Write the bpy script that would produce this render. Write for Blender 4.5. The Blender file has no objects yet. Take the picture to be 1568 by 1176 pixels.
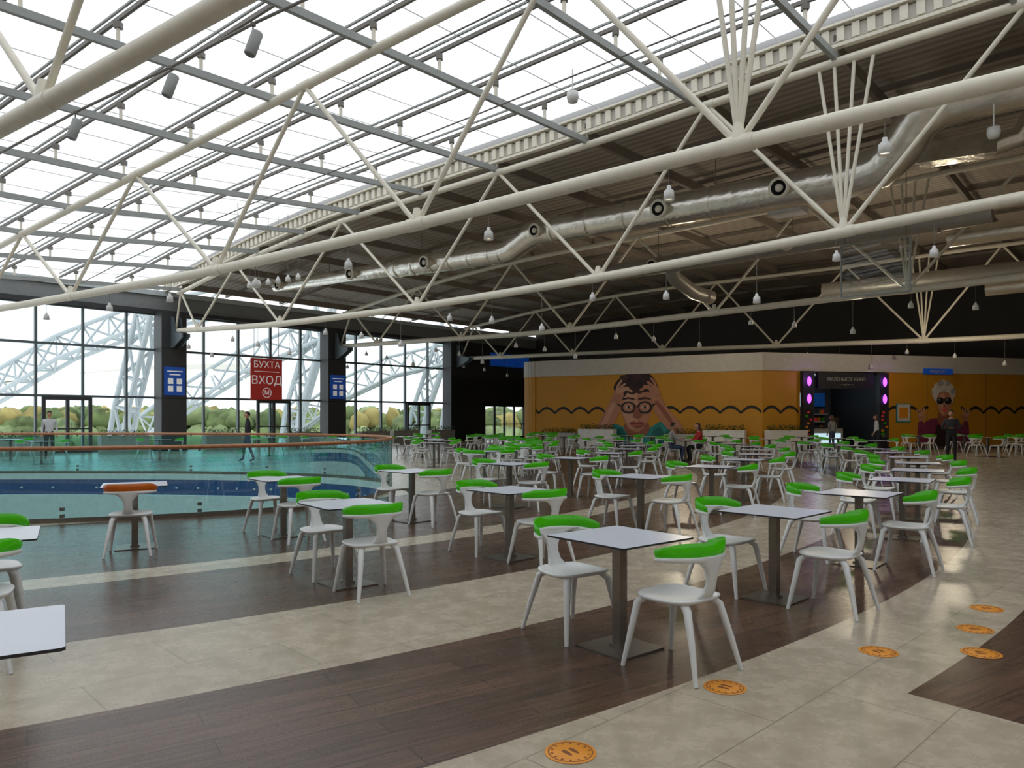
import bpy, bmesh, math, random
from mathutils import Vector, Matrix, noise
random.seed(7)
SC = bpy.context.scene
V = Vector

# ------------------------------------------------------------------ materials
def nodes_of(m):
    m.use_nodes = True
    return m.node_tree.nodes, m.node_tree.links

def pmat(name, col, rough=0.5, metal=0.0, var=0.06, vscale=6.0, bump=0.0, bscale=40.0, emis=None, estr=0.0, spec=None, trans=0.0, coat=0.0):
    m = bpy.data.materials.new(name)
    N, L = nodes_of(m)
    b = N['Principled BSDF']
    b.inputs['Roughness'].default_value = rough
    b.inputs['Metallic'].default_value = metal
    if spec is not None: b.inputs['Specular IOR Level'].default_value = spec
    if coat: b.inputs['Coat Weight'].default_value = coat
    if trans: b.inputs['Transmission Weight'].default_value = trans
    tc = N.new('ShaderNodeTexCoord')
    nz = N.new('ShaderNodeTexNoise'); nz.inputs['Scale'].default_value = vscale; nz.inputs['Detail'].default_value = 4
    L.new(tc.outputs['Object'], nz.inputs['Vector'])
    cr = N.new('ShaderNodeValToRGB')
    c = V(col)
    lo = c*(1-var); hi = c*(1+var)
    cr.color_ramp.elements[0].color = (*lo, 1); cr.color_ramp.elements[1].color = (*[min(1, x) for x in hi], 1)
    cr.color_ramp.elements[0].position = .3; cr.color_ramp.elements[1].position = .7
    L.new(nz.outputs['Fac'], cr.inputs['Fac']); L.new(cr.outputs['Color'], b.inputs['Base Color'])
    if bump:
        n2 = N.new('ShaderNodeTexNoise'); n2.inputs['Scale'].default_value = bscale
        L.new(tc.outputs['Object'], n2.inputs['Vector'])
        bp = N.new('ShaderNodeBump'); bp.inputs['Strength'].default_value = bump; bp.inputs['Distance'].default_value = .02
        L.new(n2.outputs['Fac'], bp.inputs['Height']); L.new(bp.outputs['Normal'], b.inputs['Normal'])
    if emis:
        b.inputs['Emission Color'].default_value = (*emis, 1); b.inputs['Emission Strength'].default_value = estr
    return m

def glassmat(name, tcol, gfac=.1, grough=.02, diff=None, dfac=0.0):
    m = bpy.data.materials.new(name)
    N, L = nodes_of(m); N.clear()
    out = N.new('ShaderNodeOutputMaterial')
    tr = N.new('ShaderNodeBsdfTransparent'); tr.inputs[0].default_value = (*tcol, 1)
    gl = N.new('ShaderNodeBsdfGlossy'); gl.inputs['Roughness'].default_value = grough
    lw = N.new('ShaderNodeLayerWeight'); lw.inputs[0].default_value = .35
    mp = N.new('ShaderNodeMath'); mp.operation = 'MULTIPLY'; mp.inputs[1].default_value = gfac*2.2
    L.new(lw.outputs['Fresnel'], mp.inputs[0])
    ad = N.new('ShaderNodeMath'); ad.operation = 'ADD'; ad.inputs[1].default_value = gfac*.4; ad.use_clamp = True
    L.new(mp.outputs[0], ad.inputs[0])
    mx = N.new('ShaderNodeMixShader'); L.new(ad.outputs[0], mx.inputs[0]); L.new(tr.outputs[0], mx.inputs[1]); L.new(gl.outputs[0], mx.inputs[2])
    last = mx
    if diff:
        df = N.new('ShaderNodeBsdfTranslucent'); df.inputs[0].default_value = (*diff, 1)
        m2 = N.new('ShaderNodeMixShader'); m2.inputs[0].default_value = dfac
        L.new(mx.outputs[0], m2.inputs[1]); L.new(df.outputs[0], m2.inputs[2]); last = m2
    L.new(last.outputs[0], out.inputs[0])
    return m

def acrylic(name, col, tl):
    m = bpy.data.materials.new(name); N, L = nodes_of(m); b = N['Principled BSDF']
    nz = N.new('ShaderNodeTexNoise'); nz.inputs['Scale'].default_value = 5
    tc = N.new('ShaderNodeTexCoord'); L.new(tc.outputs['Object'], nz.inputs['Vector'])
    cr = N.new('ShaderNodeValToRGB'); cr.color_ramp.elements[0].color = (*(V(col)*.85), 1); cr.color_ramp.elements[1].color = (*(V(col)*1.12), 1)
    L.new(nz.outputs['Fac'], cr.inputs[0]); L.new(cr.outputs[0], b.inputs['Base Color'])
    b.inputs['Roughness'].default_value = .12; b.inputs['Coat Weight'].default_value = .6
    t = N.new('ShaderNodeBsdfTranslucent'); t.inputs[0].default_value = (*tl, 1)
    tr = N.new('ShaderNodeBsdfTransparent'); tr.inputs[0].default_value = (*tl, 1)
    m1 = N.new('ShaderNodeMixShader'); m1.inputs[0].default_value = .5; L.new(t.outputs[0], m1.inputs[1]); L.new(tr.outputs[0], m1.inputs[2])
    mx = N.new('ShaderNodeMixShader'); mx.inputs[0].default_value = .55; L.new(b.outputs[0], mx.inputs[1]); L.new(m1.outputs[0], mx.inputs[2])
    L.new(mx.outputs[0], N['Material Output'].inputs[0]); return m

M = {}
M['cream'] = pmat('cream_painted_steel', (.84, .79, .66), .38, var=.05)
M['grey_steel'] = pmat('grey_painted_steel', (.36, .38, .37), .5)
M['dark_steel'] = pmat('dark_rail_steel', (.19, .175, .155), .5)
M['white_plastic'] = pmat('white_plastic', (.72, .73, .72), .35, var=.02)
M['green'] = acrylic('green_acrylic', (.12, .55, .01), (.26, .95, .02))
M['orange_ac'] = acrylic('orange_acrylic', (.55, .17, .02), (.85, .35, .05))
M['top'] = pmat('white_laminate', (.62, .65, .72), .28, var=.02)
M['edge'] = pmat('black_laminate_edge', (.02, .02, .025), .4)
M['steel'] = pmat('brushed_steel', (.25, .22, .19), .32, metal=.9, var=.1, vscale=20)
M['foil'] = pmat('duct_foil', (.92, .88, .80), .25, metal=.92, var=.10, vscale=3, bump=1.0, bscale=4)
M['duct_grey'] = pmat('duct_grey', (.42, .40, .36), .4, metal=.5, bump=.3, bscale=6)
M['black'] = pmat('black_matte', (.012, .012, .014), .6)
M['column'] = pmat('charcoal_cladding', (.045, .047, .052), .45)
M['mull'] = pmat('grey_mullion', (.11, .14, .155), .4)
M['header'] = pmat('header_cladding', (.27, .285, .29), .55)
M['darkwall'] = pmat('dark_wall_paint', (.06, .055, .052), .7)
M['midwall'] = pmat('wall_paint', (.42, .40, .37), .7)
M['deck_beam'] = pmat('brown_purlin', (.25, .215, .18), .6)
M['yellow'] = pmat('ochre_wall_paint', (.57, .26, .012), .55, var=.05, vscale=1.0)
M['fascia'] = pmat('white_fascia', (.60, .57, .52), .5)
M['wood_rail'] = pmat('handrail_wood', (.42, .17, .07), .35, var=.2, vscale=12)
M['blueband'] = pmat('blue_band', (.010, .09, .27), .35)
M['wpaint'] = pmat('white_paint', (.80, .80, .78), .4)
M['extwhite'] = pmat('exterior_white_steel', (.52, .58, .60), .5)
M['leaf'] = pmat('leaf_green', (.035, .10, .02), .6, var=.5, vscale=9)
M['planter'] = pmat('planter_shell', (.42, .40, .36), .5)
M['soil'] = pmat('soil', (.04, .028, .02), .9)
M['red'] = pmat('sign_red', (.50, .035, .03), .45, emis=(.6, .04, .03), estr=.1)
M['bluesign'] = pmat('sign_blue', (.01, .07, .32), .4, emis=(.01, .08, .45), estr=.2)
M['bluescreen'] = pmat('blue_screen', (.01, .08, .3), .4, emis=(.02, .16, .6), estr=.08)
M['lettering'] = pmat('white_lettering', (.85, .85, .85), .5, emis=(1, 1, 1), estr=.2)
M['sticker'] = pmat('orange_sticker', (.70, .26, .015), .45)
M['stickink'] = pmat('sticker_ink', (.20, .055, .01), .5)
M['skin'] = pmat('skin', (.55, .30, .20), .5)
M['hair_dark'] = pmat('hair_dark', (.02, .013, .01), .6, bump=.5, bscale=90)
M['hair_brown'] = pmat('hair_brown', (.10, .05, .025), .6, bump=.5, bscale=90)
M['lips'] = pmat('lips', (.42, .10, .08), .5)
M['purple'] = pmat('purple_lamp', (.5, .1, .9), .4, emis=(.45, .08, 1), estr=2.5)
M['shoplight'] = pmat('shop_lightbox', (.6, .8, .85), .4, emis=(.6, .85, .95), estr=.8)
M['lampglow'] = pmat('lamp_diffuser', (.9, .85, .7), .4, emis=(1, .85, .6), estr=2.0)

M['glass_win'] = glassmat('window_glass', (.90, .95, .96), .06)
M['glass_roof'] = glassmat('roof_glazing', (.66, .67, .68), .03, .1, (.9, .92, .93), .30)
M['glass_teal'] = glassmat('teal_balustrade_glass', (.50, .90, .92), .30, .015)
M['glass_clear'] = glassmat('clear_panel_glass', (.8, .84, .82), .10)

def corrug():
    m = bpy.data.materials.new('corrugated_roof_deck'); N, L = nodes_of(m); b = N['Principled BSDF']
    b.inputs['Roughness'].default_value = .55
    geo = N.new('ShaderNodeNewGeometry'); mp = N.new('ShaderNodeMapping'); mp.inputs['Rotation'].default_value = (0, 0, math.radians(40))
    L.new(geo.outputs['Position'], mp.inputs['Vector'])
    w = N.new('ShaderNodeTexWave'); w.bands_direction = 'Y'; w.inputs['Scale'].default_value = 1.1; w.inputs['Distortion'].default_value = 0
    L.new(mp.outputs[0], w.inputs['Vector'])
    cr = N.new('ShaderNodeValToRGB'); cr.color_ramp.elements[0].color = (.33, .285, .235, 1); cr.color_ramp.elements[1].color = (.50, .44, .37, 1)
    L.new(w.outputs['Fac'], cr.inputs['Fac']); L.new(cr.outputs[0], b.inputs['Base Color'])
    bp = N.new('ShaderNodeBump'); bp.inputs['Strength'].default_value = .4; bp.inputs['Distance'].default_value = .05
    L.new(w.outputs['Fac'], bp.inputs['Height']); L.new(bp.outputs[0], b.inputs['Normal'])
    return m
M['deck'] = corrug()

RC = V((-14.7, 23.8, 0))   # centre of the ring pattern in the floor
def floor_mat():
    m = bpy.data.materials.new('ring_pattern_floor'); N, L = nodes_of(m); b = N['Principled BSDF']
    geo = N.new('ShaderNodeNewGeometry')
    def mapping(deg):
        mp = N.new('ShaderNodeMapping'); mp.inputs['Rotation'].default_value = (0, 0, math.radians(deg)); L.new(geo.outputs['Position'], mp.inputs['Vector']); return mp
    mt = mapping(-44)
    bt = N.new('ShaderNodeTexBrick'); L.new(mt.outputs[0], bt.inputs['Vector'])
    for k, v in (('Scale', 1), ('Brick Width', 1.2), ('Row Height', .6), ('Mortar Size', .004), ('Mortar Smooth', .1), ('Bias', 0)): bt.inputs[k].default_value = v
    bt.inputs['Color1'].default_value = (.49, .42, .32, 1); bt.inputs['Color2'].default_value = (.44, .375, .285, 1); bt.inputs['Mortar'].default_value = (.27, .23, .175, 1)
    nt = N.new('ShaderNodeTexNoise'); nt.inputs['Scale'].default_value = 5; nt.inputs['Detail'].default_value = 10; nt.inputs['Roughness'].default_value = .7
    L.new(geo.outputs['Position'], nt.inputs['Vector'])
    ct = N.new('ShaderNodeValToRGB'); ct.color_ramp.elements[0].position = .38; ct.color_ramp.elements[1].position = .62
    ct.color_ramp.elements[0].color = (.76, .74, .71, 1); ct.color_ramp.elements[1].color = (1, 1, 1, 1); L.new(nt.outputs['Fac'], ct.inputs[0])
    mt2 = N.new('ShaderNodeMix'); mt2.data_type = 'RGBA'; mt2.blend_type = 'MULTIPLY'; mt2.inputs[0].default_value = 1
    L.new(bt.outputs['Color'], mt2.inputs[6]); L.new(ct.outputs[0], mt2.inputs[7])
    mw = mapping(-33)
    bw = N.new('ShaderNodeTexBrick'); L.new(mw.outputs[0], bw.inputs['Vector'])
    for k, v in (('Scale', 1), ('Brick Width', 1.5), ('Row Height', .2), ('Mortar Size', .003), ('Mortar Smooth', .1), ('Bias', 0)): bw.inputs[k].default_value = v
    bw.inputs['Color1'].default_value = (.112, .062, .040, 1); bw.inputs['Color2'].default_value = (.070, .039, .026, 1); bw.inputs['Mortar'].default_value = (.018, .011, .009, 1)
    mw2 = N.new('ShaderNodeMapping'); mw2.inputs['Scale'].default_value = (1.2, 22, 1); L.new(mw.outputs[0], mw2.inputs['Vector'])
    nw = N.new('ShaderNodeTexNoise'); nw.inputs['Scale'].default_value = 1.6; nw.inputs['Detail'].default_value = 6; L.new(mw2.outputs[0], nw.inputs['Vector'])
    cw = N.new('ShaderNodeValToRGB'); cw.color_ramp.elements[0].position = .3; cw.color_ramp.elements[1].position = .7
    cw.color_ramp.elements[0].color = (.55, .52, .50, 1); cw.color_ramp.elements[1].color = (1.3, 1.25, 1.2, 1); L.new(nw.outputs['Fac'], cw.inputs[0])
    mw3 = N.new('ShaderNodeMix'); mw3.data_type = 'RGBA'; mw3.blend_type = 'MULTIPLY'; mw3.inputs[0].default_value = 1
    L.new(bw.outputs['Color'], mw3.inputs[6]); L.new(cw.outputs[0], mw3.inputs[7])
    sx = N.new('ShaderNodeVectorMath'); sx.operation = 'MULTIPLY'; sx.inputs[1].default_value = (1, 1, 0); L.new(geo.outputs['Position'], sx.inputs[0])
    ds = N.new('ShaderNodeVectorMath'); ds.operation = 'DISTANCE'; ds.inputs[1].default_value = RC; L.new(sx.outputs[0], ds.inputs[0])
    def gt(sock, val):
        n = N.new('ShaderNodeMath'); n.operation = 'GREATER_THAN'; n.inputs[1].default_value = val; L.new(sock, n.inputs[0]); return n.outputs[0]
    def op(o, a, c):
        n = N.new('ShaderNodeMath'); n.operation = o
        L.new(a, n.inputs[0]); L.new(c, n.inputs[1]); return n.outputs[0]
    D = ds.outputs['Value']
    def band(a, c): return op('SUBTRACT', gt(D, a), gt(D, c))
    msk = band(15.4, 19.5)
    for a, c in ((20, 22), (23.5, 25.0)): msk = op('ADD', msk, band(a, c))
    dt = N.new('ShaderNodeVectorMath'); dt.operation = 'DOT_PRODUCT'; dt.inputs[1].default_value = (.757, .653, 0); L.new(sx.outputs[0], dt.inputs[0])
    dn = op('SUBTRACT', gt(dt.outputs['Value'], 4.413), gt(dt.outputs['Value'], 12.0))
    msk = op('ADD', msk, op('MULTIPLY', dn, band(25.9, 29.5)))
    mx = N.new('ShaderNodeMix'); mx.data_type = 'RGBA'; L.new(msk, mx.inputs[0]); L.new(mt2.outputs[2], mx.inputs[6]); L.new(mw3.outputs[2], mx.inputs[7])
    L.new(mx.outputs[2], b.inputs['Base Color'])
    rr = N.new('ShaderNodeMapRange'); rr.inputs['To Min'].default_value = .20; rr.inputs['To Max'].default_value = .34
    L.new(nt.outputs['Fac'], rr.inputs['Value']); L.new(rr.outputs[0], b.inputs['Roughness'])
    return m
M['floor'] = floor_mat()

# ------------------------------------------------------------------ mesh builder
class MB:
    def __init__(s): s.v = []; s.f = []; s.m = []; s.sm = []; s.mats = []
    def mi(s, key):
        mt = M[key] if isinstance(key, str) else key
        if mt not in s.mats: s.mats.append(mt)
        return s.mats.index(mt)
    def add(s, vs, fs, key, smooth=False):
        o = len(s.v); i = s.mi(key)
        s.v += [tuple(x) for x in vs]
        for f in fs: s.f.append([o+k for k in f]); s.m.append(i); s.sm.append(smooth)
    def tube(s, pts, r, key, n=8, caps=True, smooth=True, flat=None):
        pts = [V(p) for p in pts]; k = len(pts)
        rs = r if isinstance(r, (list, tuple)) else [r]*k
        vs = []; up = None
        for i, p in enumerate(pts):
            t = (pts[min(i+1, k-1)]-pts[max(i-1, 0)]).normalized()
            if up is None:
                up = V((0, 0, 1)) if abs(t.z) < .9 else V((0, 1, 0))
            a = t.cross(up)
            if a.length < 1e-5: a = t.cross(V((1, 0, 0)))
            a.normalize(); c = a.cross(t).normalized(); up = c
            ra, rb = (rs[i] if isinstance(rs[i], tuple) else (rs[i], rs[i]))
            for j in range(n):
                th = 2*math.pi*j/n
                vs.append(p+a*math.cos(th)*ra+c*math.sin(th)*rb)
        fs = []
        for i in range(k-1):
            for j in range(n):
                fs.append([i*n+j, i*n+(j+1) % n, (i+1)*n+(j+1) % n, (i+1)*n+j])
        s.add(vs, fs, key, smooth)
        if caps: 
            s.add(vs[:n], [list(range(n))[::-1]], key); s.add(vs[-n:], [list(range(n))], key)
    def box(s, c, size, key, X=(1, 0, 0), Y=(0, 1, 0), Z=(0, 0, 1)):
        c = V(c); X = V(X).normalized()*size[0]/2; Y = V(Y).normalized()*size[1]/2; Z = V(Z).normalized()*size[2]/2
        vs = [c+X*a+Y*b+Z*d for d in (-1, 1) for b in (-1, 1) for a in (-1, 1)]
        s.add(vs, [[0, 2, 3, 1], [4, 5, 7, 6], [0, 1, 5, 4], [2, 6, 7, 3], [0, 4, 6, 2], [1, 3, 7, 5]], key)
    def beam(s, p, q, w, h, key):
        p = V(p); q = V(q); X = (q-p); l = X.length; X.normalize()
        Y = V((0, 0, 1)).cross(X).normalized(); Z = X.cross(Y)
        s.box((p+q)/2, (l, w, h), key, X, Y, Z)
    def prism(s, poly, z0, z1, key, smooth=False):
        n = len(poly)
        vs = [(p[0], p[1], z0) for p in poly]+[(p[0], p[1], z1) for p in poly]
        s.add(vs, [[i, (i+1) % n, n+(i+1) % n, n+i] for i in range(n)], key, smooth)
        s.add(vs, [list(range(n))[::-1], list(range(n, 2*n))], key)
    def lathe(s, prof, key, n=16, Mx=Matrix.Identity(4), smooth=True):
        vs = []
        for r, z in prof:
            for j in range(n):
                th = 2*math.pi*j/n; vs.append(Mx @ V((r*math.cos(th), r*math.sin(th), z)))
        fs = []
        for i in range(len(prof)-1):
            for j in range(n): fs.append([i*n+j, i*n+(j+1) % n, (i+1)*n+(j+1) % n, (i+1)*n+j])
        s.add(vs, fs, key, smooth)
    def ell(s, c, r, key, nu=14, nv=9, fn=None, Mx=None):
        vs = []; 
        for i in range(nv+1):
            ph = math.pi*i/nv
            for j in range(nu):
                th = 2*math.pi*j/nu
                p = V((math.sin(ph)*math.cos(th)*r[0], math.sin(ph)*math.sin(th)*r[1], math.cos(ph)*r[2]))
                if fn: p = fn(p)
                p = V(c)+p
                if Mx: p = Mx @ p
                vs.append(p)
        fs = []
        for i in range(nv):
            for j in range(nu): fs.append([i*nu+j, (i+1)*nu+j, (i+1)*nu+(j+1) % nu, i*nu+(j+1) % nu])
        s.add(vs, fs, key, True)
    def mesh(s, name):
        me = bpy.data.meshes.new(name); me.from_pydata(s.v, [], s.f)
        for mt in s.mats: me.materials.append(mt)
        me.polygons.foreach_set('material_index', s.m); me.polygons.foreach_set('use_smooth', s.sm)
        me.update(); return me
    def obj(s, name, loc=(0, 0, 0), rz=0):
        return put(name, s.mesh(name), loc, rz)

def put(name, me, loc=(0, 0, 0), rz=0, parent=None):
    o = bpy.data.objects.new(name, me); SC.collection.objects.link(o)
    o.location = loc; o.rotation_euler = (0, 0, rz)
    if parent: o.parent = parent
    return o

def text_into(mb, body, size, Mx, key, extrude=.004, align='CENTER'):
    cu = bpy.data.curves.new('t', 'FONT'); cu.body = body; cu.size = size; cu.align_x = align; cu.align_y = 'CENTER'; cu.extrude = extrude
    cu.resolution_u = 3
    o = bpy.data.objects.new('t', cu); SC.collection.objects.link(o)
    dg = bpy.context.evaluated_depsgraph_get(); me = bpy.data.meshes.new_from_object(o.evaluated_get(dg))
    mb.add([Mx @ v.co for v in me.vertices], [list(p.vertices) for p in me.polygons], key)
    bpy.data.objects.remove(o); bpy.data.meshes.remove(me)

def interp(tab, s):
    if s <= tab[0][0]: return tab[0][1]
    for (a, b), (c, d) in zip(tab, tab[1:]):
        if s <= c: return b+(d-b)*(s-a)/(c-a)
    return tab[-1][1]
def smooth_interp(tab, s, w=2.0):
    return sum(interp(tab, s+o) for o in (-w, -w/2, 0, w/2, w))/5

# ------------------------------------------------------------------ hall geometry
wd = V((.667, .745, 0)).normalized(); ni = V((wd.y, -wd.x, 0))
def W(t, z=0, inn=0): return V((-20.6+17*t, 30+19*t, z))+ni*inn
ZT3 = [(0, 6.6), (6.3, 7.2), (21.6, 8.6), (26.2, 9.0), (34, 9.45), (50, 9.6)]
ZT4 = [(0, 7.0), (7, 8.0), (13, 8.5), (24, 8.75), (30, 9.05), (50, 9.4)]
ZB3 = [(0, 5.3), (6.3, 5.13), (18.1, 5.02), (24.8, 5.17), (30.9, 5.42), (34.2, 5.50), (50, 6.0)]
ZB2 = [(a, z+.24) for a, z in ZB3]
ZB4 = [(0, 5.55), (9.2, 5.14), (17.1, 5.08), (24, 5.19), (30.1, 5.42), (33.2, 5.59), (50, 6.1)]
ZB5 = [(0, 5.45), (15, 5.2), (29, 5.55), (50, 6.0)]
ZB6 = [(0, 5.3), (14, 5.2), (30, 5.0), (50, 5.5)]
TR = [
 dict(O=(-35.9, 12.9), d=(.84, -.54), zb=ZB3, zt=ZT3, bn=[]),
 dict(O=(-31.3, 18.1), d=(.84, -.545), zb=ZB3, zt=ZT3, bn=[5, 11.5, 18.2, 24.8, 31, 37.2, 43.5]),
 dict(O=(-26.7, 23.2), d=(.832, -.555), zb=ZB2, zt=ZT3, bn=[5.5, 12, 18.6, 25.1, 31.3, 37.5, 43.5]),
 dict(O=(-22.1, 28.3), d=(.819, -.574), zb=ZB3, zt=ZT3, bn=[4.8, 11.2, 18.4, 24.8, 30.9, 37.2, 43.5]),
 dict(O=(-16.2, 34.9), d=(.77, -.64), zb=ZB4, zt=ZT4, bn=[3, 9.4, 17.1, 24.0, 30.1, 36.5, 43]),
 dict(O=(-10.2, 41.6), d=(.781, -.625), zb=ZB5, zt=ZT4, bn=[4, 10, 16.2, 22.6, 29, 35.4, 42]),
 dict(O=(-4.1, 48.4), d=(.847, -.532), zb=ZB6, zt=ZT4, bn=[4, 9, 14.5, 20.5, 27, 33, 39.5]),
 dict(O=(1.8, 55.0), d=(.88, -.475), zb=ZB6, zt=ZT4, bn=[]),
]
for t in TR: t['O'] = V((*t['O'], 0)); t['d'] = V((*t['d'], 0)).normalized()
SEND = 50
def Pt(k, s, z): return TR[k]['O']+TR[k]['d']*s+V((0, 0, z))
def top(k, s, dz=0): return Pt(k, s, smooth_interp(TR[k]['zt'], s)+dz)
def bot(k, s, dz=0): return Pt(k, s, smooth_interp(TR[k]['zb'], s)+dz)
def topf(kf, s, dz=0):
    k = min(int(kf), len(TR)-2); f = kf-k
    return top(k, s, dz).lerp(top(k+1, s, dz), f)

def make_truss(k):
    T = TR[k]; mb = MB()
    S = [i*1.25 for i in range(int(SEND/1.25)+1)]
    rb, rt, rw = .115, .095, .05
    mb.tube([bot(k, s) for s in S if .6 < s < SEND-.3], rb, 'cream', 12)
    mb.tube([top(k, s) for s in S if .6 < s < SEND-.3], rt, 'cream', 10)
    bn = T['bn']; tn = [bn[0]/2]+[(a+b)/2 for a, b in zip(bn, bn[1:])]+[(bn[-1]+SEND)/2]
    for i, b in enumerate(bn):
        for t in (tn[i], tn[i+1]): mb.tube([bot(k, b), top(k, t)], rw, 'cream', 8)
        mb.tube([bot(k, b-.22), bot(k, b+.22)], rb+.012, 'cream', 12)
        mb.tube([bot(k, b), bot(k, b, .30)], [.13, .06], 'cream', 10)
    for t in tn: mb.tube([top(k, t-.18), top(k, t+.18)], rt+.012, 'cream', 10)
    for b in bn[4:5]:
        for o in (-.5, -.18, .22, .6):
            mb.tube([bot(k, b), top(k, b+o)], .04, 'cream', 6)
    mb.tube([bot(k, 1.0), top(k, tn[0])], rw, 'cream', 8)
    mb.obj('roof_truss')
for k in range(1, 7): make_truss(k)

# skylight frame
mb = MB(); rl = MB(); gz = MB()
KF = [0+.25*i for i in range(17)]
pur = []
s = 1.6
while s < SEND: pur.append(s); s += 3.15
for s in pur:
    for k in range(0, 4):
        mb.beam(top(k, s, .10), top(k+1, s, .10), .10, .15, 'grey_steel')
    for kf in KF[1:]:
        mb.tube([topf(kf, s, .1), topf(kf, s, .55)], .04, 'cream', 6)
        mb.box(topf(kf, s, .49), (.13, .13, .12), 'dark_steel')
for kf in KF:
    S = [min(i*2.5, SEND-.2) for i in range(21)]
    for a, c in zip(S, S[1:]):
        if c-a < .01: continue
        rl.beam(topf(kf, a, .60), topf(kf, c, .60), .06, .08, 'dark_steel')
        rl.beam(topf(kf, a, .76), topf(kf, c, .76), .04, .04, 'grey_steel')
s = .55
while s < SEND:
    for k in range(0, 4):
        rl.beam(top(k, s, .80), top(k+1, s, .80), .016, .016, 'wpaint')
    s += 1.57
mb.obj('skylight_purlins'); rl.obj('skylight_rails')
vs = []; fs = []; n = 26
for i in range(n):
    s_ = SEND*i/(n-1)
    for k in range(5): vs.append(top(k, s_, .82))
for i in range(n-1):
    for k in range(4): fs.append([i*5+k, i*5+k+1, (i+1)*5+k+1, (i+1)*5+k])
gz.add(vs, fs, 'glass_roof'); gz.obj('ceiling_skylight')

dk = MB(); vs = []; fs = []
for i in range(n):
    s_ = SEND*i/(n-1)
    for k in range(4, 8): vs.append(top(k, s_, .75 if k == 4 else .55))
for i in range(n-1):
    for k in range(3): fs.append([i*4+k, i*4+k+1, (i+1)*4+k+1, (i+1)*4+k])
dk.add(vs, fs, 'deck')
dk.add([v+V((0, 0, .25)) for v in vs], [f[::-1] for f in fs], 'deck')
for s in pur:
    for k in range(4, 7): dk.beam(top(k, s, .25), top(k+1, s, .25), .12, .28, 'deck_beam')
for kf in (4.33, 4.66, 5.33, 5.66, 6.33, 6.66):
    for a, c in zip(S, S[1:]):
        if c-a > .01: dk.beam(topf(kf, a, .45), topf(kf, c, .45), .07, .14, 'deck_beam')
dk.obj('ceiling')

# corrugated light strip at edge of skylight
cs = MB()
S2 = [i*.15 for i in range(int((SEND-1)/.15))]
nn = V((-.64, -.77, 0)).normalized()
for i, (a, c) in enumerate(zip(S2, S2[1:])):
    if i % 2 == 0: cs.beam(top(4, a, .52)+nn*.09, top(4, c, .52)+nn*.09, .07, .30, 'cream')
for a, c in zip(S, S[1:]):
    if c-a > .01:
        cs.beam(top(4, a, .52), top(4, c, .52), .12, .28, 'fascia')
        cs.beam(top(4, a, .30)+nn*.05, top(4, c, .30)+nn*.05, .16, .07, 'cream')
        cs.beam(top(4, a, .72)+nn*.1, top(4, c, .72)+nn*.1, .2, .05, 'cream')
cs.obj('corrugated_edge_trim')

# ------------------------------------------------------------------ floor with atrium opening
def E(th, off=0.0):
    c, s = math.cos(th), math.sin(th); e = 2/2.5
    return V((-12+(9.3+off)*math.copysign(abs(c)**e, c), 15.5+(5+off)*math.copysign(abs(s)**e, s), 0))
bm = bmesh.new()
corners = [W(-.9), Pt(0, SEND, 0), Pt(7, SEND, 0), V((1.8, 55, 0))]
ov = [bm.verts.new((c.x, c.y, 0)) for c in corners]
NI = 96
iv = [bm.verts.new(E(2*math.pi*i/NI)) for i in range(NI)]
ed = [bm.edges.new((ov[i], ov[(i+1) % 4])) for i in range(4)]+[bm.edges.new((iv[i], iv[(i+1) % NI])) for i in range(NI)]
bmesh.ops.triangle_fill(bm, use_beauty=True, edges=ed)
for f in bm.faces:
    if f.normal.z < 0: f.normal_flip()
me = bpy.data.meshes.new('floor'); bm.to_mesh(me); bm.free(); me.materials.append(M['floor']); put('floor', me)

at = MB()
def ringwall(z0, z1, off, key, mb=at):
    vs = [];
    for i in range(NI+1):
        p = E(2*math.pi*i/NI, off); vs += [(p.x, p.y, z0), (p.x, p.y, z1)]
    mb.add(vs, [[2*i, 2*i+2, 2*i+3, 2*i+1] for i in range(NI)], key, True)
ringwall(-.16, 0, 0, 'wpaint'); ringwall(-.58, -.16, .02, 'blueband'); ringwall(-2.6, -.58, .0, 'wpaint'); ringwall(-5.5, -2.6, .4, 'fascia')
for i in range(0, NI):
    p = E(2*math.pi*(i+.5)/NI, -.0)
    at.box((p.x, p.y, -.38), (.05, .05, .05), 'wpaint')
at.obj('atrium_edge_trim')
lf = MB(); lf.add([(-30, 4, -5.5), (5, 4, -5.5), (5, 28, -5.5), (-30, 28, -5.5)], [[0, 1, 2, 3]], 'fascia'); lf.obj('floor_lower_level')

gb = MB()
ringwall(.06, 1.03, .12, 'glass_teal', gb)
ringwall(0, .07, .12, 'steel', gb)
gb.tube([E(2*math.pi*i/NI, .12)+V((0, 0, 1.09)) for i in range(NI+1)], .032, 'wood_rail', 8, caps=False)
for i in range(0, NI, 4):
    p = E(2*math.pi*i/NI, .12)
    gb.box((p.x, p.y, 1.045), (.03, .03, .05), 'steel')
    for z in (.1, .2): gb.box((p.x, p.y, z), (.05, .05, .05), 'steel')
gb.obj('glass_balustrade')

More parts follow.
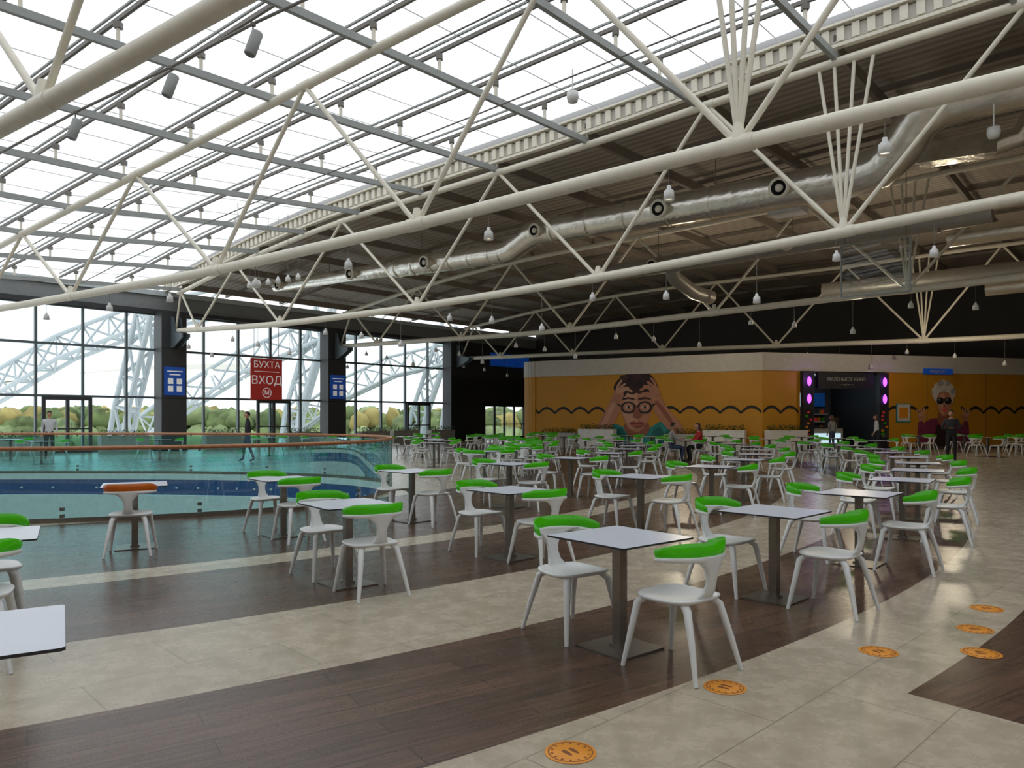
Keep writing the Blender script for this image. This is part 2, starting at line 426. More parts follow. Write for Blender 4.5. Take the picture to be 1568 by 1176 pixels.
# ------------------------------------------------------------------ window wall, columns
COLT = [-.9, -.63, -.357, -.09, .26, .61, .97]
ZTOPW = 6.35
for i, (a, c) in enumerate(zip(COLT, COLT[1:])):
    mb = MB(); L_ = (c-a)*25.5; n_ = round(L_/1.7)
    mb.add([W(a, .02), W(c, .02), W(c, ZTOPW), W(a, ZTOPW)], [[0, 1, 2, 3]], 'glass_win')
    for j in range(n_+1):
        t = a+(c-a)*j/n_
        mb.box(W(t, ZTOPW/2), (.09, .16, ZTOPW), 'mull', wd, ni)
    for z in (.06, 2.45, 4.65, ZTOPW-.05):
        mb.box(W((a+c)/2, z), (L_, .14, .10), 'mull', wd, ni)
    mb.obj('window_%d' % (i+1))
hd = MB()
hd.box(W(.21, 6.75, -.1), (1.112*2*25.5, .3, .8), 'header', wd, ni)
hd.box(W(.21, 6.42, .12), (1.112*2*25.5, .25, .18), 'column', wd, ni)
hd.box(W(.21, 7.28, 0), (1.112*2*25.5, .4, .22), 'extwhite', wd, ni)
hd.obj('wall_window_header')
dw = MB()
dw.box(W((.97+1.10)/2, 3.2), (.13*25.5, .25, 6.3), 'darkwall', wd, ni)
dw.box(W((1.26+1.32)/2, 3.2), (.06*25.5, .25, 6.3), 'darkwall', wd, ni)
dw.box(W(1.18, 4.4), (.16*25.5, .25, 3.95), 'darkwall', wd, ni)
dw.obj('wall_left_dark')
def door(name, t0, t1, inn=.14, h=2.4):
    mb = MB(); L_ = (t1-t0)*25.5; n_ = max(2, round(L_/1.0))
    mb.add([W(t0, .1, inn), W(t1, .1, inn), W(t1, h, inn), W(t0, h, inn)], [[0, 1, 2, 3]], 'glass_win')
    for j in range(n_+1): mb.box(W(t0+(t1-t0)*j/n_, h/2, inn), (.13, .12, h), 'column', wd, ni)
    for z in (.12, 1.05, h-.05): mb.box(W((t0+t1)/2, z, inn), (L_, .1, .16 if z != 1.05 else .06), 'column', wd, ni)
    for j in range(1, n_): mb.tube([W(t0+(t1-t0)*(j+.12)/n_, .9, inn+.1), W(t0+(t1-t0)*(j+.12)/n_, 1.3, inn+.1)], .015, 'steel', 6)
    mb.obj(name)
door('door_1', 1.10, 1.26, .0); door('door_2', .06, .13); door('door_3', .44, .51); door('door_4', .83, .90)
for t in COLT[1:]:
    mb = MB()
    mb.box(W(t, 3.2, .45), (1.15, .8, 6.4), 'column', wd, ni)
    mb.box(W(t, .12, .45), (1.22, .87, .24), 'black', wd, ni)
    for z in (2.4, 4.7): mb.box(W(t, z, .45), (1.16, .81, .03), 'black', wd, ni)
    P0 = W(t, 0, .8)
    prof = [(0, 4.7), (.35, 4.75), (1.2, 5.15), (1.2, 5.3), (.5, 5.45), (.3, 6.1), (0, 6.2)]
    for sg in (-.16, .16):
        q = [P0+ni*a+wd*sg+V((0, 0, z)) for a, z in prof]; q2 = [p+wd*.05 for p in q]; m_ = len(q)
        mb.add(q+q2, [list(range(m_)), list(range(m_, 2*m_))[::-1]]+[[i, (i+1) % m_, m_+(i+1) % m_, m_+i] for i in range(m_)], 'mull')
    mb.obj('column')

def Wm(t, z, inn):
    Mx = Matrix.Identity(4); p = W(t, z, inn)
    for r in range(3): Mx[r][0] = wd[r]; Mx[r][1] = (0, 0, 1)[r]; Mx[r][2] = ni[r]; Mx[r][3] = p[r]
    return Mx
mb = MB(); mb.box(W(.455, 3.5, .3), (1.75, .08, 2.1), 'red', wd, ni)
for dx in (-.7, .7): mb.tube([W(.455, 4.55, .3)+wd*dx, W(.455, 6.35, .3)+wd*dx], .015, 'mull', 6)
text_into(mb, "БУХТА", .46, Wm(.455, 4.22, .345), 'lettering'); text_into(mb, "ВХОД", .60, Wm(.455, 3.42, .345), 'lettering')
mb.box(W(.455, 3.88, .345), (1.4, .01, .03), 'lettering', wd, ni)
text_into(mb, "М", .32, Wm(.455, 2.8, .345), 'lettering')
for i in range(20):
    a = 2*math.pi*i/20; mb.box(W(.455, 2.8+.24*math.sin(a), .345)+wd*.24*math.cos(a), (.08, .01, .03), 'lettering', wd*-math.sin(a)+V((0, 0, math.cos(a))), ni, wd*math.cos(a)+V((0, 0, math.sin(a))))
mb.obj('entrance_sign')
for t in (.26, .61):
    mb = MB(); mb.box(W(t, 3.2, .89), (.95, .06, 1.3), 'bluesign', wd, ni)
    for i, z in enumerate((3.65, 3.5)): mb.box(W(t, z, .925), (.7-.2*i, .01, .05), 'lettering', wd, ni)
    for dx in (-.2, .2):
        for dz in (3.2, 2.85): mb.box(W(t, dz, .925)+wd*dx, (.24, .01, .26), 'lettering', wd, ni)
    mb.obj('info_sign')
mb = MB(); mb.box(W(1.19, 5.5, .3), (4.0, .1, .9), 'bluescreen', wd, ni)
for dx in (-1.35, 0, 1.35): mb.box(W(1.19, 5.5, .36)+wd*dx, (1.2, .02, .78), 'bluesign', wd, ni)
mb.obj('blue_banner')

def wallq(name, p, q, z1, key, z0=0):
    mb = MB(); p = V(p); q = V(q); mb.beam((p.x, p.y, (z0+z1)/2), (q.x, q.y, (z0+z1)/2), .2, z1-z0, key); mb.obj(name)
e0 = Pt(0, SEND, 0); e7 = Pt(7, SEND, 0)
wallq('wall_right', e0, e7, 10.2, 'midwall')
wallq('wall_rear', W(-.9), e0, 10.2, 'midwall')
wallq('wall_back', (1.8, 55, 0), e7, 10.2, 'darkwall')

# ------------------------------------------------------------------ yellow wall volume
C0 = V((11.4, 34, 0)); Lw = V((1.25, 39.6, 0)); Rw = V((28, 38.2, 0))
dl = (Lw-C0).normalized(); dr = (Rw-C0).normalized()
nl = V((dl.y, -dl.x, 0)); nl = nl if nl.y < 0 else -nl
nr = V((dr.y, -dr.x, 0)); nr = nr if nr.y < 0 else -nr
ZY, ZF = 3.68, 4.5
lenL = (Lw-C0).length; lenR = (Rw-C0).length
def panel(mb, o, d, nrm, a, c, z0, z1, key, th=.25, out=0):
    mb.box(o+d*(a+c)/2+nrm*(out-th/2)+V((0, 0, (z0+z1)/2)), (abs(c-a), th, z1-z0), key, d, nrm)
mb = MB()
panel(mb, C0, dl, nl, 0, lenL, 0, ZY, 'yellow')
for i in range(8):
    a0 = math.radians(i*11.25); a1 = math.radians((i+1)*11.25)
    c = Lw-nl*1.0
    p = c+nl*math.cos(a0)+dl*math.sin(a0); q = c+nl*math.cos(a1)+dl*math.sin(a1)
    mb.beam((p.x, p.y, ZY/2), (q.x, q.y, ZY/2), .12, ZY, 'yellow')
    mb.beam((p.x, p.y, (ZF+ZY)/2), (q.x, q.y, (ZF+ZY)/2), .2, ZF-ZY, 'fascia')
panel(mb, C0, dl, nl, -.05, lenL, ZY, ZF, 'fascia', .35, .06)
mb.obj('wall_yellow_left')
mb = MB()
panel(mb, C0, dr, nr, 0, 1.96, 0, ZY, 'yellow'); panel(mb, C0, dr, nr, 6.6, lenR, 0, ZY, 'yellow')
panel(mb, C0, dr, nr, -.05, lenR, ZY, ZF, 'fascia', .35, .06)
for a in (9.0, 12.5, 15): panel(mb, C0, dr, nr, a, a+.02, 0, ZY, 'darkwall', .25, .003)
mb.obj('wall_yellow_right')
for nm, o, d, nrm, a, c in (('baseboard_left', C0, dl, nl, 0, lenL), ('baseboard_right', C0, dr, nr, 6.6, lenR)):
    mb = MB(); panel(mb, o, d, nrm, a, c, 0, .12, 'darkwall', .03, .03); mb.obj(nm)
mb = MB(); mb.prism([(1.4, 40.2), (11.4, 34.3), (27.8, 38.5), (27.5, 40.3), (12, 47.5), (3.5, 46)], ZF-.15, ZF-.02, 'darkwall'); mb.obj('ceiling_shop_block')
mb = MB()
def R(a, z=0, out=0): return C0+dr*a+nr*out+V((0, 0, z))
panel(mb, C0, dr, nr, 1.7, 6.9, 0, ZY, 'darkwall', .1, -4.0)
mb.box(R(1.86, ZY/2, -2.1), (.1, 4, ZY), 'black', dr, nr); mb.box(R(6.7, ZY/2, -2.1), (.1, 4, ZY), 'black', dr, nr)
mb.box(R(4.28, ZY-.05, -2.1), (4.8, 4, .1), 'black', dr, nr)
mb.obj('wall_shop_interior')
def Rm(a, z, out):
    Mx = Matrix.Identity(4); p = R(a, z, out)
    for r in range(3): Mx[r][0] = dr[r]; Mx[r][1] = (0, 0, 1)[r]; Mx[r][2] = nr[r]; Mx[r][3] = p[r]
    return Mx
mb = MB()
mb.box(R(4.28, 3.25, .12), (3.0, .2, .75), 'black', dr, nr)
mb.box(R(2.25, 1.82, .13), (.58, .22, 3.64), 'black', dr, nr); mb.box(R(6.35, 1.82, .13), (.5, .22, 3.64), 'black', dr, nr)
text_into(mb, "МАЛЕНЬКОЕ КИНО", .22, Rm(4.28, 3.3, .23), 'planter'); text_into(mb, "• • • кафе • • •", .12, Rm(4.28, 3.06, .23), 'planter')
for a in (2.25, 6.35):
    for z in (3.2, 2.4): 
        mb.ell(R(a, z, .28), (.10, .06, .22), 'purple', 10, 7)
    mb.box(R(a, 1.25, .245), (.42, .02, 1.3), 'glass_clear', dr, nr)
    for i in range(7): mb.box(R(a+random.uniform(-.13, .13), .75+i*.17, .26), (.14, .01, .1), random.choice(['sticker', 'red', 'bluesign', 'green']), dr, nr)
mb.obj('shop_entrance_portal')
mb = MB()
mb.box(R(4.4, .5, -2.0), (2.4, .6, 1.0), 'planter', dr, nr); mb.box(R(4.4, 1.03, -2.0), (2.5, .7, .06), 'black', dr, nr)
mb.box(R(4.4, .5, -1.68), (2.1, .02, .5), 'shoplight', dr, nr)
mb.box(R(5.2, 1.3, -2.0), (.5, .4, .5), 'steel', dr, nr); mb.box(R(3.6, 1.2, -2.1), (.35, .1, .28), 'black', dr, nr)
mb.obj('shop_counter')
mb = MB()
for i in range(3): mb.box(R(3+1.3*i, 2.45, -3.85), (1.1, .08, .7), 'bluescreen' if i != 1 else 'shoplight', dr, nr)
for i in range(3): mb.box(R(4.3, .9+.4*i, -3.75), (3.8, .3, .04), 'planter', dr, nr)
for i in range(40): mb.box(R(random.uniform(2.6, 6), .9+.4*random.randint(0, 2)+.12, -3.72), (.09, .09, .2), random.choice(['sticker', 'wpaint', 'green', 'red', 'bluesign']), dr, nr)
mb.obj('shop_menu_display')

# ---- murals and black wave line
M['mskin'] = pmat('mural_skin', (.50, .22, .13), .6, var=.14, vscale=2); M['mteal'] = pmat('mural_teal', (.02, .25, .23), .6, var=.2, vscale=2)
M['mskinl'] = pmat('mural_skin_light', (.62, .33, .21), .6, var=.1, vscale=2); M['mtealD'] = pmat('mural_teal_dark', (.01, .13, .13), .6, var=.2, vscale=2)
M['mhair'] = pmat('mural_hair', (.030, .012, .014), .6, var=.4, vscale=3); M['mmag'] = pmat('mural_magenta', (.20, .03, .08), .6, var=.3, vscale=3)
M['mhair2'] = pmat('mural_hair_light', (.055, .022, .02), .6, var=.4, vscale=3)
M['mwhite'] = pmat('mural_white', (.62, .58, .52), .6, var=.15, vscale=5); M['mgrey'] = pmat('mural_grey', (.36, .33, .30), .6, var=.15, vscale=5); M['mshadow'] = pmat('mural_skin_dark', (.30, .10, .06), .6)
def cr_(P, n=5):
    out = []; m = len(P)
    for i in range(m):
        p0, p1, p2, p3 = P[i-1], P[i], P[(i+1) % m], P[(i+2) % m]
        for j in range(n):
            t = j/n
            out.append(tuple(.5*((2*p1[k])+(-p0[k]+p2[k])*t+(2*p0[k]-5*p1[k]+4*p2[k]-p3[k])*t*t+(-p0[k]+3*p1[k]-3*p2[k]+p3[k])*t**3) for k in (0, 1)))
    return out
class Mural:
    def __init__(s, o, right, nrm, cx, sx, y0): s.mb = MB(); s.o = o; s.r = right; s.n = nrm; s.k = .010; s.cx = cx; s.sx = sx; s.y0 = y0
    def T(s, x, y): return ((x-s.cx)*s.sx, (s.y0-y)*.0325)
    def raw(s, pts, key):
        s.k += .0008
        s.mb.add([s.o+s.r*x+V((0, 0, z))+s.n*s.k for x, z in pts], [list(range(len(pts)))], key)
    def sh(s, pts, key, smooth=True):
        q = [s.T(*p) for p in pts]; s.raw(cr_(q) if smooth else q, key)
    def ell(s, x, y, rx, ry, key, rot=0, wob=0, n=36):
        P = []
        for i in range(n):
            a = 2*math.pi*i/n; w = 1+wob*math.sin(a*9+1)+wob*.7*math.sin(a*13)
            u, v = rx*w*math.cos(a), ry*w*math.sin(a)
            P.append(s.T(x+u*math.cos(rot)-v*math.sin(rot), y+u*math.sin(rot)+v*math.cos(rot)))
        s.raw(P, key)
    def st(s, pts, w, key):
        for (a, b), (c, d) in zip(pts, pts[1:]):
            L_ = math.hypot(c-a, d-b) or 1; nx, ny = -(d-b)/L_*w/2, (c-a)/L_*w/2
            s.sh([(a+nx, b+ny), (a-nx, b-ny), (c-nx, d-ny), (c+nx, d+ny)], key, False)
        for a, b in pts: s.ell(a, b, w/2, w/2, key, n=10)
def wave(name, o, right, nrm, x0, x1, skip):
    mb = MB(); P = []; x = x0
    while x < x1:
        ph = (x % .95)/.95; z = 1.70+.32*abs(math.sin(math.pi*ph))**.7
        P.append((x, z)); x += .95/12
    for i, (x, z) in enumerate(P[:-1]):
        x2, z2 = P[i+1]
        if any(a < x < b for a, b in skip): continue
        w = .07
        mb.add([o+right*x+V((0, 0, z-w))+nrm*.008, o+right*x2+V((0, 0, z2-w))+nrm*.008, o+right*x2+V((0, 0, z2+w))+nrm*.008, o+right*x+V((0, 0, z+w))+nrm*.008], [[0, 1, 2, 3]], 'black')
    mb.obj(name)
wave('wave_stripe_left', C0, -dl, nl, -lenL, 0, [(-7.2, -4.5)])
wave('wave_stripe_right', C0, dr, nr, 0.05, lenR, [(1.8, 6.7), (9.0, 10.9)])
mu = Mural(C0+dl*5.85, -dl, nl, 978, .0352, 686.5)
mu.sh([(908, 682), (913, 664), (924, 650), (944, 650), (962, 656), (990, 656), (1008, 646), (1026, 648), (1038, 660), (1044, 682)], 'mteal')
mu.sh([(935, 682), (940, 662), (952, 656), (958, 668), (950, 682)], 'mtealD'); mu.sh([(1000, 682), (996, 664), (1008, 654), (1014, 668), (1010, 682)], 'mtealD')
mu.sh([(960, 646), (988, 646), (992, 660), (975, 674), (957, 660)], 'mshadow')
mu.sh([(951, 606), (956, 596), (975, 591), (992, 596), (997, 608), (996, 628), (990, 646), (981, 659), (972, 661), (962, 655), (954, 640), (950, 622)], 'mskin')
mu.sh([(956, 604), (972, 598), (976, 620), (972, 656), (960, 648), (953, 628)], 'mskinl')
mu.sh([(944, 604), (940, 592), (948, 580), (960, 573), (975, 574), (990, 572), (1000, 582), (1005, 596), (1000, 610), (994, 606), (990, 600), (978, 603), (964, 600), (956, 608), (950, 614)], 'mhair')
for i in range(16):
    a = random.uniform(0, 6.28); mu.ell(973+26*math.cos(a)*random.uniform(.4, 1.05), 588+12*math.sin(a), 6.5, 5, random.choice(['mhair', 'mhair', 'mhair2']), wob=.08, n=16)
mu.sh([(909, 676), (914, 655), (926, 632), (938, 608), (947, 604), (953, 612), (950, 628), (940, 650), (930, 672), (920, 682)], 'mskin')
mu.sh([(913, 674), (919, 654), (930, 632), (940, 614), (943, 618), (934, 640), (922, 664)], 'mskinl')
mu.sh([(1046, 672), (1038, 650), (1022, 630), (1008, 608), (1000, 602), (994, 610), (998, 626), (1012, 648), (1028, 666), (1038, 680)], 'mskin')
mu.sh([(1034, 664), (1018, 642), (1004, 622), (1000, 612), (1008, 618), (1024, 640)], 'mshadow')
for sg, hx, hy in ((1, 947, 606), (-1, 1001, 604)):
    mu.ell(hx, hy, 8, 11, 'mskin', rot=.3*sg)
    for i in range(4): mu.st([(hx+sg*(-3+2.2*i), hy-5), (hx+sg*(0+4.2*i), hy-16+2*i), (hx+sg*(5+5*i), hy-23+5.5*i)], 3.4, 'mskinl' if sg > 0 else 'mskin')
    mu.st([(hx+sg*4, hy+6), (hx+sg*8, hy+13)], 4, 'mskin')
for gx in (962.5, 986.5):
    mu.ell(gx, 624, 10.5, 9.2, 'black'); mu.ell(gx, 624, 7.8, 6.7, 'mskin'); mu.ell(gx, 624, 4.4, 2.1, 'mwhite'); mu.ell(gx+.5, 624, 2.0, 2.1, 'mhair')
    mu.st([(gx-8, 611.5), (gx, 609.5), (gx+8, 611.5)], 2.2, 'mhair')
mu.st([(972, 622), (977, 622)], 2, 'black'); mu.st([(952, 622), (947, 619)], 2, 'black'); mu.st([(997, 622), (1001, 619)], 2, 'black')
mu.sh([(973, 624), (977, 624), (981, 637), (975, 640), (970, 637)], 'mshadow'); mu.sh([(964, 648), (970, 645), (975, 646.5), (980, 645), (986, 648), (980, 653), (970, 653)], 'lips'); mu.st([(966, 648.5), (984, 648.5)], .9, 'mhair')
mu.mb.obj('mural_man_with_glasses')
mu = Mural(C0+dr*9.95, dr, nr, 1445, .0345, 686)
mu.sh([(1406, 685), (1403, 662), (1414, 646), (1430, 640), (1445, 642), (1460, 640), (1474, 648), (1488, 664), (1486, 685)], 'mmag')
mu.sh([(1430, 685), (1434, 650), (1445, 656), (1456, 650), (1458, 685)], 'mhair')
for sg in (-1, 1):
    mu.sh([(1445+sg*26, 684), (1445+sg*30, 668), (1445+sg*34, 646), (1445+sg*42, 646), (1445+sg*44, 668), (1445+sg*40, 684)], 'mmag')
    mu.ell(1445+sg*38, 638, 5, 7, 'mskin')
    for i in range(4): mu.st([(1445+sg*(34.5+2.4*i), 636), (1445+sg*(33+4*i), 625+i)], 2.1, 'mskinl')
    mu.st([(1445+sg*34, 641), (1445+sg*29, 635)], 2.2, 'mskin')
mu.sh([(1438, 630), (1452, 630), (1455, 646), (1445, 654), (1435, 646)], 'mshadow')
mu.ell(1445, 603, 19, 19, 'mwhite', wob=.05)
for i in range(14):
    a = random.uniform(0, 6.28); mu.ell(1445+16*math.cos(a), 601+14*math.sin(a), 5, 4.5, random.choice(['mwhite', 'mgrey', 'mwhite']), wob=.08, n=14)
mu.sh([(1433, 610), (1437, 602), (1445, 600), (1453, 602), (1457, 610), (1456, 624), (1451, 633), (1445, 637), (1439, 633), (1434, 624)], 'mskin')
mu.sh([(1435, 610), (1445, 603), (1445, 634), (1439, 631), (1435, 622)], 'mskinl')
for gx in (1438.5, 1451.5): mu.ell(gx, 614, 6.2, 5.4, 'black'); mu.ell(gx-1.5, 612.5, 2, 1.2, 'mgrey')
mu.st([(1443, 612), (1447, 612)], 1.8, 'black')
mu.ell(1445, 628, 4, 1.8, 'red'); mu.ell(1445, 621.5, 1.8, 2.4, 'mshadow')
mu.mb.obj('mural_woman_in_sunglasses')
mb = MB(); panel(mb, C0, dr, nr, 8.7, 10.4, 3.62, 3.9, 'bluesign', .05, .12); text_into(mb, "ФУДКОРТ", .2, Rm(9.55, 3.76, .125), 'planter'); mb.obj('hanging_sign')
mb = MB(); panel(mb, C0, dr, nr, 7.2, 8.0, 1.3, 2.2, 'mteal', .04, .05); panel(mb, C0, dr, nr, 7.25, 7.95, 1.35, 2.15, 'mwhite', .02, .06); panel(mb, C0, dr, nr, 7.35, 7.85, 1.5, 2.0, 'sticker', .02, .065); mb.obj('wall_poster')

# ------------------------------------------------------------------ planters
def planter_mesh(L_=2.0, H=.75, Wd=.45, key='planter'):
    mb = MB()
    vs = []
    for z, k in ((0, .92), (H, 1.0), (H, .9), (H-.08, .9)):
        for sx_, sy in ((-1, -1), (1, -1), (1, 1), (-1, 1)): vs.append((sx_*L_/2*(k if k > .95 else (k+.06 if z else k+.05)), sy*Wd/2*k, z))
    fs = [[a*4+i, a*4+(i+1) % 4, (a+1)*4+(i+1) % 4, (a+1)*4+i] for a in range(3) for i in range(4)]
    mb.add(vs, fs, key); mb.add(vs[12:], [[0, 1, 2, 3]], 'soil')
    mb.box((0, 0, .03), (L_*.9, Wd*.85, .06), 'black')
    for i in range(420):
        x = random.uniform(-L_/2*.95, L_/2*.95); y = random.uniform(-Wd/2, Wd/2); z = H+random.uniform(-.05, .22)
        a = random.uniform(0, 6.28); b_ = random.uniform(-.8, 1.0); l = random.uniform(.06, .12)
        d = V((math.cos(a)*math.cos(b_), math.sin(a)*math.cos(b_), math.sin(b_)))*l; w = V((-math.sin(a), math.cos(a), .2))*l*.3
        c = V((x, y, z)); mb.add([c, c+d*.5+w, c+d, c+d*.5-w], [[0, 1, 2, 3]], 'leaf')
    return mb.mesh('planter')
pm = planter_mesh(); pm2 = planter_mesh(1.9, .95, .5, 'wpaint')
aw = math.atan2(wd.y, wd.x)
for t in (.02, .17, .35, .52, .70, .79, .90, -.2): 
    p = W(t, 0, 1.1 if t != .9 else 1.2); put('planter', pm, p, aw)
for b_, m_ in ((10.0, pm), (3.4, pm), (1.6, pm2), (7.9, pm2)):
    p = C0+dl*b_+nl*.45; put('planter', m_, p, math.atan2(dl.y, dl.x))
put('planter', pm2, R(.92, 0, .45), math.atan2(dr.y, dr.x))
mb = MB()
mb.box((0, 0, .55), (1.5, .6, 1.1), 'leaf'); mb.box((0, 0, 1.12), (1.6, .7, .05), 'wpaint'); mb.box((0, -.31, .6), (1.2, .02, .7), 'green')
mb.box((-.4, 0, 1.3), (.3, .2, .32), 'black'); mb.box((.3, 0, 1.25), (.5, .35, .2), 'steel')
mb.obj('kiosk_counter', R(15.2, 0, 1.6), math.atan2(dr.y, dr.x))

# ------------------------------------------------------------------ furniture
def table_mesh():
    mb = MB(); h = .35; r = .02; P = []
    for cx, cy, a0 in ((h-r, h-r, 0), (-h+r, h-r, 90), (-h+r, -h+r, 180), (h-r, -h+r, 270)):
        for j in range(4):
            a = math.radians(a0+j*30); P.append((cx+r*math.cos(a), cy+r*math.sin(a)))
    mb.prism(P, .738, .7495, 'edge')
    mb.add([(x*.995, y*.995, .7500) for x, y in P], [list(range(len(P)))], 'top')
    mb.box((0, 0, .725), (.36, .05, .024), 'edge'); mb.box((0, 0, .725), (.05, .36, .024), 'edge')
    mb.box((0, 0, .37), (.07, .07, .70), 'steel')
    mb.box((0, 0, .72), (.12, .12, .02), 'steel')
    q = [(.21, .21), (-.21, .21), (-.21, -.21), (.21, -.21)]
    mb.prism(q[::1], 0.001, .010, 'steel')
    mb.add([(a*.98, b*.98, .011) for a, b in q], [[0, 1, 2, 3]], 'steel')
    mb.box((0, 0, .02), (.1, .1, .02), 'steel')
    return mb.mesh('cafe_table')
def chair_mesh(key):
    mb = MB(); n = 28
    def ring(k, z, yy=0):
        out = []
        for i in range(n):
            a = 2*math.pi*i/n; c, s = math.cos(a), math.sin(a); e = 2/3.4
            x = .225*k*math.copysign(abs(c)**e, c); y = .215*k*math.copysign(abs(s)**e, s)
            x *= 1+.06*(y/.215)
            out.append((x, y, z+(.010*(abs(y)/.2)**2 if k > .5 else 0)))
        return out
    rg = [ring(.02, .440), ring(.45, .441), ring(.8, .449), ring(.95, .456), ring(1, .452), ring(.99, .440), ring(.9, .428), ring(.02, .424)]
    vs = [p for r_ in rg for p in r_]
    mb.add(vs, [[a*n+i, (a+1)*n+i, (a+1)*n+(i+1) % n, a*n+(i+1) % n] for a in range(len(rg)-1) for i in range(n)], 'white_plastic', True)
    LR = [(.032, .023), (.027, .025), (.021, .020), (.014, .014)]
    for sx_ in (-1, 1):
        mb.tube([(sx_*.15, .14, .438), (sx_*.185, .18, .40), (sx_*.215, .215, .2), (sx_*.245, .25, 0)], LR, 'white_plastic', 8)
        mb.tube([(sx_*.14, -.13, .438), (sx_*.165, -.175, .40), (sx_*.20, -.235, .2), (sx_*.235, -.285, 0)], LR, 'white_plastic', 8)
        mb.tube([(sx_*.15, .14, .428), (sx_*.14, -.13, .428)], [(.02, .012), (.02, .012)], 'white_plastic', 6)
    def arc(a, z, rx=.265, ry=.25, cy=-.01): return V((rx*math.sin(a), cy-ry*math.cos(a), z))
    prof = [(.435, .085, -.165), (.46, .075, -.195), (.50, .052, -.222), (.55, .042, -.236), (.60, .045, -.245), (.645, .066, -.252), (.68, .105, -.256), (.705, .16, None), (.72, .20, None)]
    vs = []; m_ = 9
    for z, hw, y in prof:
        for j in range(m_):
            u = -1+2*j/(m_-1); x = hw*u
            yy = -.01-.25*math.sqrt(max(0, 1-(x/.265)**2)) if y is None else y+(.25-.25*math.sqrt(1-(x/.265)**2))
            vs.append((x, yy-.010*(1-u*u)-.003, z))
    k0 = len(vs)
    vs2 = [(x, y+.022, z) for x, y, z in vs]
    fs = []
    for a in range(len(prof)-1):
        for j in range(m_-1):
            i0 = a*m_+j; fs.append([i0, i0+1, i0+m_+1, i0+m_]); fs.append([k0+i0, k0+i0+m_, k0+i0+m_+1, k0+i0+1])
        for j in (0, m_-1):
            i0 = a*m_+j; fs.append([i0, i0+m_, k0+i0+m_, k0+i0] if j == 0 else [i0, k0+i0, k0+i0+m_, i0+m_])
    mb.add(vs+vs2, fs, 'white_plastic', True)
    A = [math.radians(-88+176*i/20) for i in range(21)]
    mb.tube([arc(a, .712-.012*(abs(a)/1.5)**2) for a in A], [(.011, .013+.007*math.cos(a)) for a in A], 'white_plastic', 8)
    vs = []; 
    for a in A:
        e = abs(a)/math.radians(88); top_ = .80+.012*math.cos(a*1.0)-.055*max(0, e-.55)**1.3*2
        for rr, z in ((0, .715), (.010, (.715+top_)/2), (.009, top_), (.004, top_), (.005, (.715+top_)/2), (-.006, .715)):
            vs.append(arc(a, z, .267+rr, .252+rr))
    fs = [[i*6+j, (i+1)*6+j, (i+1)*6+(j+1) % 6, i*6+(j+1) % 6] for i in range(20) for j in range(6)]
    mb.add(vs, fs+[[0, 1, 2, 3, 4, 5], [125, 124, 123, 122, 121, 120]], key, True)
    return mb.mesh('dining_chair')
TM = table_mesh(); CG = chair_mesh('green'); CO = chair_mesh('orange_ac')
placed = []
def tbl(x, y, ang, chairs=2, jit=.05, key=None, sel=(1, 1)):
    placed.append((x, y)); put('cafe_table', TM, (x, y, 0), ang)
    for i in range(4 if chairs == 4 else 2):
        if chairs < 4 and not sel[i]: continue
        a = ang+math.pi*i if i < 2 else ang+math.pi*(i-2)+math.pi/2
        r_ = .47+random.uniform(-.02, .06 if jit else 0)
        px, py = x+r_*math.cos(a), y+r_*math.sin(a)
        face = a+math.pi-math.pi/2+random.uniform(-jit, jit)*2
        put('dining_chair', key or CG, (px, py, 0), face)
def polar(r, deg): a = math.radians(deg); return RC.x+r*math.cos(a), RC.y+r*math.sin(a)
def prow(r, degs, **kw):
    for d in degs:
        x, y = polar(r, d); ok = all((x-a)**2+(y-b_)**2 > 1.7 for a, b_ in placed)
        if ok: tbl(x, y, math.radians(d), **kw)
tbl(5.95, 25.6, 0.0, sel=(1, 1), jit=0)
x, y = polar(24.6, -59); tbl(x, y, math.radians(-59), sel=(0, 0))
x, y = polar(21.8, -59.4); tbl(x, y, math.radians(-59.4), sel=(1, 1))
prow(24.3, [-50.6, -45.8, -40.9, -35.8, -31, -26.2, -21.4, -16.6, -11.8, -7, -2, 3, 8, 13, 18])
prow(21.4, [-52, -46.7, -39.8, -33, -27, -21, -15, -9.5, -4, 1.5, 7, 12.5, 18, 23])
x, y = -4.49, 8.89; placed.append((x, y)); put('cafe_table', TM, (x, y, 0), .45); put('dining_chair', CO, (-4.34, 8.50, 0), .35)
prow(18.3, [-50.2, -43.8, -36.8, -30, -23, -16, -9.5, -3, 3.5, 10, 16.5, 23, 29])
prow(15.4, [-24, -16, -8.5, -1, 6.5, 14, 21.5, 29], chairs=4)
prow(12.3, [-3, 6, 15, 24, 33])
prow(9.2, [12, 26, 40])
prow(27.3, [4, 9, 14], chairs=2)
for x, y, a in ((-12.5, 26.5, .3), (-9.6, 29.5, .8), (-15.5, 24.6, .5), (-6, 30.5, .3), (-18, 26.8, .9), (18.6, 29.2, .2), (21, 30.5, .5), (20.0, 33, .1), (23, 33.5, .8), (17.2, 31.6, .4), (-1, 34, .7), (1.5, 35.8, .4), (-4, 35, .9)):
    tbl(x, y, a, chairs=4 if x > 0 else 2)

